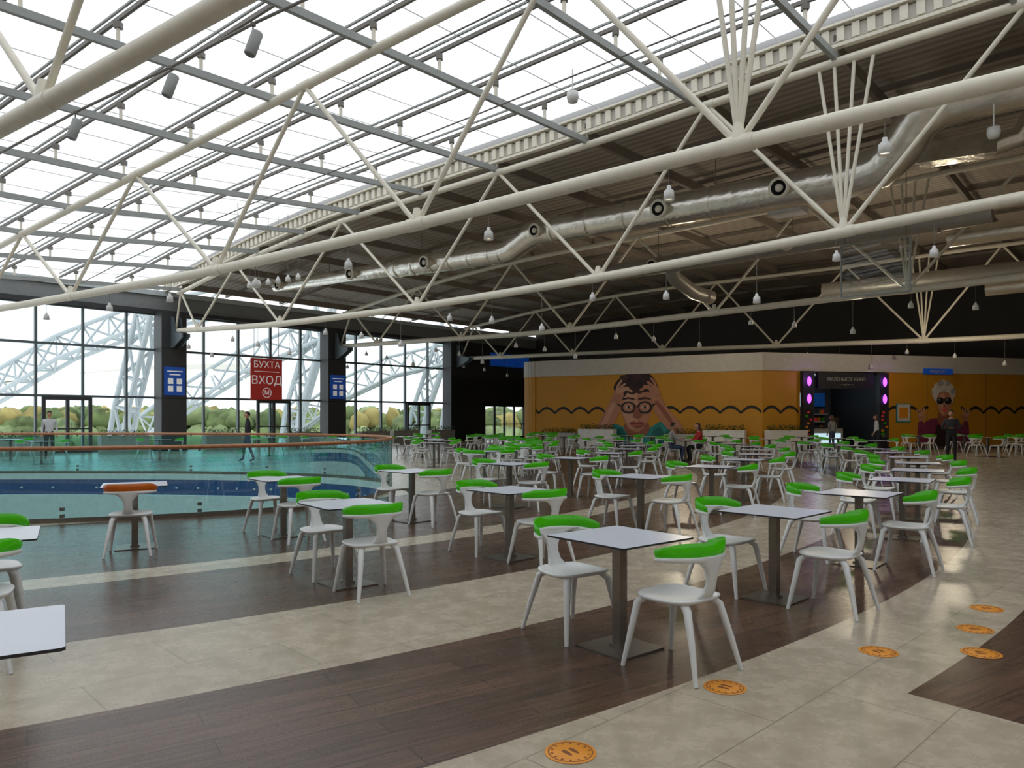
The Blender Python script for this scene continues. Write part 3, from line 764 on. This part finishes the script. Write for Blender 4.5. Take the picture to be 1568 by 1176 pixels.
# floor stickers
mb = MB()
mb.lathe([(0, .003), (.118, .003), (.12, .001)], 'sticker', 32)
for r_ in (.105,): mb.lathe([(r_, .0035), (r_-.006, .0035)], 'stickink', 32)
for i in range(14):
    a = 2*math.pi*i/14
    mb.box((.087*math.cos(a), .087*math.sin(a), .0035), (.012, .010, .001), 'stickink', (math.cos(a), math.sin(a), 0), (-math.sin(a), math.cos(a), 0))
for sx_ in (-.020, .020):
    mb.add([(sx_+.012*math.cos(t)*(1), .004+.036*math.sin(t)+(.005*math.cos(2*t)), .0036) for t in [2*math.pi*k/14 for k in range(14)]], [list(range(14))], 'stickink')
sm_ = mb.mesh('floor_sticker')
for x, y, a in ((.27, 3.45, .6), (1.22, 4.28, .9), (2.42, 4.93, .3), (3.08, 4.90, 1.2), (3.38, 5.45, .7), (3.84, 6.04, .2)):
    put('floor_sticker', sm_, (x, y, .001), a)

# ------------------------------------------------------------------ ducts
mb = MB()
def dline(x): return 25.7-.831*x
A_ = V((-11, dline(-11), 7.65)); B_ = V((-4.8, dline(-4.8), 7.45)); C_ = V((-.3, dline(-.3), 7.25)); D_ = V((.9, dline(.9), 7.72)); E_ = V((8.3, dline(8.3), 7.5))
mb.tube([A_, B_], [.26, .29], 'foil', 24); mb.tube([B_, B_.lerp(C_, .05), C_], [.29, .37, .37], 'foil', 24)
mb.tube([C_, C_.lerp(D_, .2)+V((0, 0, -.06)), C_.lerp(D_, .5), C_.lerp(D_, .8)+V((0, 0, .06)), D_], [.37, .39, .41, .43, .43], 'foil', 24)
mb.tube([D_, E_], [.42, .47], 'foil', 24)
elb = [E_, V((8.9, 18.0, 7.58)), V((9.15, 17.5, 7.9)), V((9.3, 17.1, 8.35)), V((9.7, 16.7, 8.62)), V((10.4, 16.1, 8.60)), V((13.8, 13.4, 8.55))]
mb.tube(elb, [.48, .50, .50, .50, .50, .50, .50], 'foil', 24)
u_ = (E_-D_).normalized()
for i in range(7): q = D_.lerp(E_, (i+.5)/7); mb.tube([q-u_*.04, q+u_*.04], .475, 'foil', 24)
for i in range(6): q = B_.lerp(C_, (i+.5)/6); mb.tube([q-u_*.03, q+u_*.03], .39, 'foil', 24)
nd = V((-.64, -.77, -.15)).normalized()
def nozzle(c, r_, rd):
    Z = nd; X = Z.cross(V((0, 0, 1))).normalized(); Y = Z.cross(X)
    Mx = Matrix.Identity(4)
    for r in range(3): Mx[r][0] = X[r]; Mx[r][1] = Y[r]; Mx[r][2] = Z[r]; Mx[r][3] = c[r]
    mb.lathe([(r_*.8, rd*.7), (r_*.8, rd+.12), (r_*1.05, rd+.16), (r_*1.05, rd+.22), (r_*.75, rd+.24)], 'cream', 20, Mx)
    mb.lathe([(r_*.75, rd+.24), (r_*.55, rd+.12), (.001, rd+.12)], 'black', 20, Mx)
    mb.lathe([(r_*.36, rd+.13), (r_*.40, rd+.21), (.001, rd+.24)], 'cream', 16, Mx)
for p, r_, rd in ((D_.lerp(E_, .86), .26, .46), (D_.lerp(E_, .5), .26, .45), (D_.lerp(E_, .03), .22, .43), (B_.lerp(C_, .42), .24, .37), (A_.lerp(B_, .75), .24, .29), (A_.lerp(B_, .1), .22, .27)):
    nozzle(p, r_, rd)
for q in (A_.lerp(B_, .5), B_.lerp(C_, .3), D_.lerp(E_, .2), D_.lerp(E_, .65)):
    mb.tube([q, q+V((0, 0, 1.2))], .012, 'dark_steel', 5)
mb.obj('ventilation_duct')
mb = MB()
mb.tube([(2.6, 28.6, 6.9), (7.5, 24.6, 6.95), (13, 20.2, 7.1)], .30, 'duct_grey', 20)
for f in (.1, .3, .5, .7, .9):
    p = V((2.6, 28.6, 6.9)).lerp(V((13, 20.2, 7.08)), f); mb.tube([p, p+V((.06, -.05, 0))], .33, 'duct_grey', 20)
for f in (.25, .6):
    p = V((2.6, 28.6, 6.9)).lerp(V((13, 20.2, 7.08)), f)
    nozzle(p, .2, .3)
    mb.tube([p, p+V((0, 0, 1.6))], .01, 'dark_steel', 5)
mb.tube([(5.6, 26.4, 6.9), (5.8, 26.6, 6.5), (6.6, 27.2, 6.1), (7.4, 27.8, 6.0)], .26, 'duct_grey', 16)
mb.obj('ventilation_duct')
mb = MB()
mb.beam((9.4, 20.0, 8.3), (12.0, 18.5, 8.3), .55, .5, 'foil'); mb.tube([(11.9, 18.6, 8.3), (12.4, 18.2, 8.4), (12.6, 17.9, 8.9)], .26, 'foil', 14)
mb.tube([(9.4, 20, 8.3), (8.9, 20.6, 8.3), (8.8, 22, 8.3)], .24, 'duct_grey', 12)
mb.tube([(14, 24, 7.3), (22, 18, 7.4)], .3, 'foil', 18); mb.tube([(12.5, 30, 6.6), (26, 20, 6.8)], .32, 'duct_grey', 18)
mb.tube([(16.5, 26, 6.0), (20.5, 22.6, 6.1), (20.9, 22.2, 6.6), (21, 22, 8)], .25, 'foil', 18)
mb.obj('ventilation_duct')
mb = MB()
mb.box((8.5, 23, 8.1), (1.0, .7, .6), 'wpaint', (.77, -.64, 0), (.64, .77, 0)); mb.box((8.25, 22.68, 8.1), (.5, .04, .38), 'header', (.77, -.64, 0), (.64, .77, 0))
for i in range(4): mb.box((8.25, 22.64, 7.98+.08*i), (.48, .02, .02), 'mull', (.77, -.64, 0), (.64, .77, 0))
for dx in (-.35, .35): mb.tube([(8.5+dx*.77, 23-dx*.64, 8.3), (8.5+dx*.77, 23-dx*.64, 9.3)], .015, 'dark_steel', 5)
mb.obj('air_conditioning_unit')
mb = MB()
X = V((.77, -.64, 0)); c = V((10.2, 21.0, 5.75))
for a, b_ in (((-1, -.75), (1, -.75)), ((1, -.75), (1, .75)), ((1, .75), (-1, .75)), ((-1, .75), (-1, -.75))):
    mb.tube([c+X*a[0]*.9+V((0, 0, a[1])), c+X*b_[0]*.9+V((0, 0, b_[1]))], .03, 'grey_steel', 6)
mb.add([c+X*a*.9+V((0, 0, b_)) for a, b_ in ((-1, -.75), (1, -.75), (1, .75), (-1, .75))], [[0, 1, 2, 3]], 'glass_clear')
for a in (-.8, .8): mb.tube([c+X*a+V((0, 0, .75)), c+X*a+V((0, 0, 3))], .012, 'dark_steel', 5)
mb.obj('hanging_glass_screen')

# ------------------------------------------------------------------ lamps
def pend(cord):
    mb = MB(); mb.tube([(0, 0, 0), (0, 0, cord)], .006, 'dark_steel', 5)
    mb.lathe([(0, 0.0), (.03, -.005), (.035, -.05), (.075, -.09), (.085, -.22), (.078, -.22), (.06, -.12), (0, -.12)], 'wpaint', 14)
    mb.lathe([(0, -.19), (.07, -.19)], 'lampglow', 12)
    return mb.mesh('pendant_lamp')
PM = [pend(.25), pend(.5), pend(.9), pend(2.0)]
DC = {0: .25, 1: .5, 2: .9}
for k, start, step in ((3, 3.1, 3.3), (4, 2.2, 1.9), (5, 1.6, 1.7), (6, 1.2, 1.6)):
    s = start; i = 0
    while s < 44:
        j = (i*7+k) % 3 if k > 3 else 0
        p = bot(k, s, -.11-DC[j]); put('pendant_lamp', PM[j], p); s += step*random.uniform(.85, 1.2); i += 1
for i in range(6): put('pendant_lamp', PM[3], (-9.0+.42*i, 25.6-.30*i, 6.2))
mb = MB()
mb.lathe([(0, .22), (.09, .22), (.10, .20), (.10, -.20), (.085, -.22), (.075, -.17), (0, -.17)], 'grey_steel', 18, Matrix.Rotation(math.radians(18), 4, 'Y'))
mb.tube([(0, 0, .05), (0, .14, .1), (0, .14, .42)], .015, 'dark_steel', 6); mb.tube([(0, .14, .38), (0, .14, .43)], .05, 'dark_steel', 8)
spm = mb.mesh('ceiling_spotlight')
for p in [(-4.5, 13.0, 8.05), (-6.5, 14.2, 7.85), (-9.2, 15.7, 7.6)]: put('ceiling_spotlight', spm, p, .4)
mb = MB(); mb.tube([(1.0, 9.8, 8.75), (-4.5, 13.14, 8.5), (-6.5, 14.34, 8.3), (-9.2, 15.84, 8.05), (-17, 20.5, 7.2)], .028, 'dark_steel', 6); mb.obj('lighting_conduit')
mb = MB()
mb.lathe([(0, .12), (.12, .11), (.13, .0), (.10, -.10), (0, -.12)], 'wpaint', 18); mb.tube([(0, 0, .1), (0, 0, .6)], .015, 'wpaint', 6)
dm = mb.mesh('ceiling_speaker')
for p in ((1.3, 16.0, 8.4), (10.0, 15.5, 7.45), (-8.0, 21.8, 7.2)): put('ceiling_speaker', dm, p)
mb = MB()
for kf, dz in ((3.5, -.05), (4.5, -.3), (5.4, -.3), (3.15, .35)):
    mb.tube([topf(kf, s_, dz) for s_ in range(2, 48, 3)], .018, 'dark_steel', 5)
mb.obj('cable_tray')

# ------------------------------------------------------------------ exterior
mb = MB()
def lattice(path, w, r_=.13, key='extwhite'):
    path = [V(p) for p in path]; P = []
    for a, b_ in zip(path, path[1:]):
        m_ = max(1, int((b_-a).length/1.5))
        for i in range(m_): P.append(a.lerp(b_, i/m_))
    P.append(path[-1]); ch = [[], [], []]
    for i, p in enumerate(P):
        t = (P[min(i+1, len(P)-1)]-P[max(i-1, 0)]).normalized(); sd = V((0, 1, 0)) if abs(t.y) < .9 else V((1, 0, 0)); up = t.cross(sd).normalized(); sd = up.cross(t).normalized()
        ch[0].append(p+up*w/2); ch[1].append(p-up*w/2+sd*w/2); ch[2].append(p-up*w/2-sd*w/2)
    for c in ch: mb.tube(c, r_, key, 6)
    for i in range(len(P)-1):
        for a, b_ in ((0, 1), (1, 2), (2, 0)):
            mb.tube([ch[a][i], ch[b_][i+1]], r_*.55, key, 5, caps=False); mb.tube([ch[a][i], ch[b_][i]], r_*.5, key, 5, caps=False)
lattice([(-38, 46, .5), (-34, 45.5, 2.1), (-30.9, 45, 3.6), (-26.9, 44.5, 5.7), (-22, 44, 7.4), (-17, 44, 8.4)], 1.5)
lattice([(-24.5, 50, 1), (-21.7, 50, 3.0), (-18.1, 50, 5.2), (-12.9, 50, 7.4), (-8, 50, 8)], 1.5)
lattice([(-17.5, 60, 1), (-13.5, 60, 3.8), (-9.7, 60, 5.6), (-4.4, 60, 6.8), (0, 60, 7)], 1.6)
lattice([(-22.0, 40.5, -3), (-20.8, 40, 2), (-19.0, 39.5, 8.5)], 1.0, .16)
lattice([(-15.5, 50.5, -3), (-14.6, 50, 2), (-12.4, 49.5, 9)], 1.1, .17)
lattice([(-8.5, 60, -3), (-7.4, 60, 2), (-5.0, 60, 9)], 1.2, .18)
lattice([(-5.5, 58, -3), (-4.8, 58, 2), (-3.2, 58, 8)], 1.0, .17)
M['membrane'] = pmat('canopy_membrane', (.62, .60, .52), .7)
vs = []
for i in range(9):
    for j in range(5):
        vs.append((-46+i*3.4, 54+j*2.0, 2.8+2.2*math.sin(i/8*math.pi*.6)+.25*j))
mb.add(vs, [[i*5+j, (i+1)*5+j, (i+1)*5+j+1, i*5+j+1] for i in range(8) for j in range(4)], 'membrane', True)
mb.obj('entrance_canopy_frame')
M['grass'] = pmat('outdoor_ground', (.26, .29, .19), .9, var=.3, vscale=.05)
mb = MB(); mb.add([(-400, 20, -2.6), (60, 56.5, -2.6), (300, 500, -2.6), (-500, 500, -2.6)], [[0, 1, 2, 3]], 'grass'); mb.obj('ground_outside')
M['foliage'] = pmat('autumn_foliage', (.15, .20, .075), .9, var=.55, vscale=.4, bump=1, bscale=2); M['foliage2'] = pmat('autumn_foliage_gold', (.40, .33, .12), .9, var=.4, vscale=.3, bump=1, bscale=2); M['foliage3'] = pmat('autumn_foliage_light', (.24, .30, .14), .9, var=.45, vscale=.4, bump=1, bscale=2)
mb = MB()
for i in range(420):
    x = -100+random.random()*112; y = 98+random.random()*14; h = random.uniform(.6, 2.6)
    r_ = random.uniform(1.0, 2.0)
    mb.tube([(x, y, -2.8), (x, y, h-1)], [.2, .1], 'soil', 5)
    mb.ell((x, y, h-.9), (r_, r_, 1.5), random.choice(['foliage', 'foliage', 'foliage3', 'foliage2']), 10, 7, lambda p: p*(1+.35*noise.noise(V((p.x*1.6+x, p.y*1.6, p.z*1.6+y)))+.2*noise.noise(p*4+V((x, 0, 0)))))
    mb.ell((x+random.uniform(-1, 1), y-1.5, -1.4), (r_*1.2, r_, 1.8), random.choice(['foliage', 'foliage3']), 9, 6, lambda p: p*(1+.3*noise.noise(p*1.6+V((x, y, 0)))))
mb.obj('tree_line')

# ------------------------------------------------------------------ people
def cloth(n, c): 
    if n not in M: M[n] = pmat(n, c, .8, var=.12, bump=.2, bscale=25)
    return n
def person(name, loc, yaw, top_, leg, hair='hair_dark', pose='stand', scale=1.0, female=False, seed=0):
    J = {}
    if pose == 'sit':
        J.update(pel=(0, 0, .56), sp=(0, .01, .74), ch=(0, .03, .93), nb=(0, .05, 1.06), nk=(0, .065, 1.13))
        hd = V((0, .09, 1.235))
        for s, n_ in ((-1, 'l'), (1, 'r')):
            J['sh'+n_] = (s*.175, .03, 1.0); J['el'+n_] = (s*.25, .15, .80); J['wr'+n_] = (s*.12, .30, .785); J['hi'+n_] = (s*.09, .02, .54)
            J['kn'+n_] = (s*.12, .40, .52); J['an'+n_] = (s*.12, .34, .09); J['to'+n_] = (s*.13, .48, .04)
    else:
        st = .09 if pose == 'walk' else .0
        J.update(pel=(0, 0, .95), sp=(0, -.005, 1.13), ch=(0, 0, 1.31), nb=(0, 0, 1.44), nk=(0, .01, 1.51))
        hd = V((0, .025, 1.62))
        for s, n_ in ((-1, 'l'), (1, 'r')):
            J['sh'+n_] = (s*.18, 0, 1.39); J['el'+n_] = (s*.225, -.03-s*st*.6, 1.11)
            J['wr'+n_] = (s*.225, .05-s*st, .87) if pose != 'fold' else (s*.03, .20, 1.14)
            if pose == 'fold': J['el'+n_] = (s*.26, .06, 1.12)
            J['hi'+n_] = (s*.09, 0, .90); J['kn'+n_] = (s*.10, .03+s*st, .50); J['an'+n_] = (s*.11, -.02+s*st*2, .09); J['to'+n_] = (s*.13, .13+s*st*2, .035)
    w = .92 if female else 1.0
    Rr = dict(pel=.135, sp=.118*w, ch=.135*w, nb=.075, nk=.052)
    for n_ in 'lr': Rr.update({'sh'+n_: .062*w, 'el'+n_: .042*w, 'wr'+n_: .028, 'hi'+n_: .092, 'kn'+n_: .06, 'an'+n_: .04, 'to'+n_: .033})
    bones = [('pel', 'sp', top_), ('sp', 'ch', top_), ('ch', 'nb', top_), ('nb', 'nk', 'skin')]
    for n_ in 'lr': bones += [('ch', 'sh'+n_, top_), ('sh'+n_, 'el'+n_, top_), ('el'+n_, 'wr'+n_, top_), ('pel', 'hi'+n_, leg), ('hi'+n_, 'kn'+n_, leg), ('kn'+n_, 'an'+n_, leg), ('an'+n_, 'to'+n_, 'black')]
    names = ['pel']+[k for k in J if k != 'pel']
    me = bpy.data.meshes.new('b'); me.from_pydata([J[k] for k in names], [(names.index(a), names.index(b_)) for a, b_, _ in bones], []); me.update()
    o = bpy.data.objects.new('b', me); SC.collection.objects.link(o)
    o.modifiers.new('s', 'SKIN')
    for i, k in enumerate(names): me.skin_vertices[0].data[i].radius = (Rr[k], Rr[k]); me.skin_vertices[0].data[i].use_root = (i == 0)
    sb = o.modifiers.new('u', 'SUBSURF'); sb.levels = 2; sb.render_levels = 2
    dg = bpy.context.evaluated_depsgraph_get(); dg.update(); em = bpy.data.meshes.new_from_object(o.evaluated_get(dg))
    mb = MB()
    segs = [(V(J[a]), V(J[b_]), m_) for a, b_, m_ in bones]
    co = [v.co.copy() for v in em.vertices]
    groups = {}
    for p in em.polygons:
        c = p.center; best = None; bd = 9
        for a, b_, m_ in segs:
            ab = b_-a; t = max(0, min(1, (c-a).dot(ab)/ab.length_squared)); d = (a+ab*t-c).length
            if d < bd: bd = d; best = m_
        groups.setdefault(best, []).append(list(p.vertices))
    base = len(mb.v); mb.v += [tuple(c) for c in co]
    for m_, fl in groups.items():
        i = mb.mi(m_)
        for f in fl: mb.f.append([base+k for k in f]); mb.m.append(i); mb.sm.append(True)
    bpy.data.objects.remove(o); bpy.data.meshes.remove(em)
    def hf(p):
        q = p.copy()
        if q.z < 0: q.x *= 1-.28*(-q.z/.12); q.y *= 1-.12*(-q.z/.12)
        return q
    mb.ell(hd, (.076, .094, .118), 'skin', 18, 14, hf)
    mb.ell(hd+V((0, .098, -.012)), (.012, .020, .024), 'skin', 8, 6)
    for s in (-1, 1):
        mb.ell(hd+V((s*.029, .083, .012)), (.013, .010, .008), 'wpaint', 8, 6); mb.ell(hd+V((s*.029, .091, .012)), (.006, .004, .006), 'hair_dark', 8, 5)
        mb.tube([hd+V((s*.045, .080, .034)), hd+V((s*.018, .090, .036))], .004, hair, 5)
        mb.ell(hd+V((s*.078, -.005, -.002)), (.010, .018, .030), 'skin', 8, 6)
    mb.ell(hd+V((0, .080, -.055)), (.024, .010, .008), 'lips', 8, 5)
    def hair_f(p):
        q = p.copy()
        if q.y > 0 and q.z < .045: q.y *= .15
        if q.z < -.03 and not female: q *= .75
        return q
    mb.ell(hd+V((0, -.012, .018)), (.086, .100, .118), hair, 18, 14, hair_f)
    if female: mb.ell(hd+V((0, -.065, -.09)), (.085, .05, .15), hair, 14, 10)
    for n_, s in (('l', -1), ('r', 1)):
        wr = V(J['wr'+n_]); el = V(J['el'+n_]); d = (wr-el).normalized()
        if pose == 'sit': d = V((-s*.3, .95, -.02)).normalized()
        side = V((0, 1, 0)) if abs(d.z) > .6 else V((-s, 0, 0)); side = (side-d*side.dot(d)).normalized(); nrm = d.cross(side)
        mb.tube([wr-d*.02, wr+d*.03, wr+d*.085], [(.026, .022), (.040, .018), (.038, .014)], 'skin', 10)
        for i in range(4):
            b0 = wr+d*.08+side*(.027-.018*i); L_ = (.068, .078, .072, .056)[i]; cu = nrm*(-s*.2)
            mb.tube([b0, b0+d*L_*.45, b0+(d*.78+cu)*L_*.95], [.0085, .008, .006], 'skin', 6)
        b0 = wr+d*.03+side*.032
        mb.tube([b0, b0+(side*.6+d*.6)*.035, b0+(side*.5+d*1.0)*.06], [.011, .009, .007], 'skin', 6)
    nb = V(J['nb']); mb.tube([nb+V((0, 0, .005)), nb+V((0, .008, .035))], [.068, .060], top_, 14, caps=False)
    ob = mb.obj(name, loc, yaw); ob.scale = (scale,)*3
    return ob
cloth('dark_jacket', (.03, .03, .04)); cloth('jeans', (.05, .07, .13)); cloth('black_trousers', (.02, .02, .022)); cloth('white_shirt', (.62, .64, .68)); cloth('red_sweater', (.55, .03, .03)); cloth('grey_sweater', (.35, .33, .31)); cloth('grey_coat', (.25, .26, .25))
person('standing_man', (15.0, 25.5, 0), 2.6, 'dark_jacket', 'black_trousers', pose='fold', scale=1.03)
person('standing_woman', (16.2, 33.2, 0), 1.2, 'white_shirt', 'black_trousers', hair='hair_brown', pose='walk', female=True, scale=.95)
person('standing_woman', (14.4, 33.6, 0), .4, 'grey_coat', 'jeans', hair='hair_brown', female=True, scale=.94)
person('standing_man', (-17.1, 27.6, 0), -2.6, 'white_shirt', 'black_trousers', scale=1.02)
person('standing_man', (-9.2, 26.0, 0), 1.9, 'dark_jacket', 'jeans', pose='walk')
person('seated_woman', (5.95+.50, 25.6, 0), math.pi/2, 'red_sweater', 'black_trousers', hair='hair_brown', pose='sit', female=True)
person('seated_man', (5.95-.50, 25.6, 0), -math.pi/2, 'grey_sweater', 'jeans', pose='sit')

# ------------------------------------------------------------------ lights and world
def plight(name, loc, e, col, r_=.3):
    l = bpy.data.lights.new(name, 'POINT'); l.energy = e; l.color = col; l.shadow_soft_size = r_
    o = bpy.data.objects.new(name, l); o.location = loc; SC.collection.objects.link(o)
plight('shop_light', R(4.3, 3.0, -1.8), 30, (.75, .9, 1)); plight('purple_light', R(2.25, 3.3, .6), 5, (.5, .15, 1), .1); plight('purple_light', R(6.35, 3.3, .6), 4, (.5, .15, 1), .1)
for x, y in ((7, 30.5), (18, 30.5), (12, 26)): plight('hall_light', (x, y, 5.0), 150, (1, .85, .62), .25)

w = bpy.data.worlds.new('World'); SC.world = w; w.use_nodes = True; N, L = w.node_tree.nodes, w.node_tree.links
bg = N['Background']; tc = N.new('ShaderNodeTexCoord'); sp_ = N.new('ShaderNodeSeparateXYZ'); L.new(tc.outputs['Generated'], sp_.inputs[0])
cr = N.new('ShaderNodeValToRGB'); cr.color_ramp.elements[0].color = (.88, .92, .94, 1); cr.color_ramp.elements[1].color = (.95, .97, 1, 1)
cr.color_ramp.elements[0].position = .0; cr.color_ramp.elements[1].position = .5
L.new(sp_.outputs[2], cr.inputs[0]); L.new(cr.outputs[0], bg.inputs[0]); bg.inputs[1].default_value = 1.65

cam = bpy.data.cameras.new('Camera'); co = bpy.data.objects.new('Camera', cam); SC.collection.objects.link(co)
co.location = (0, 0, 1.55); co.rotation_euler = (math.radians(90), 0, 0)
cam.sensor_width = 36; cam.lens = 1400/1920*36; cam.shift_y = 62/1920; cam.clip_end = 1000
SC.camera = co
SC.view_settings.view_transform = 'Standard'
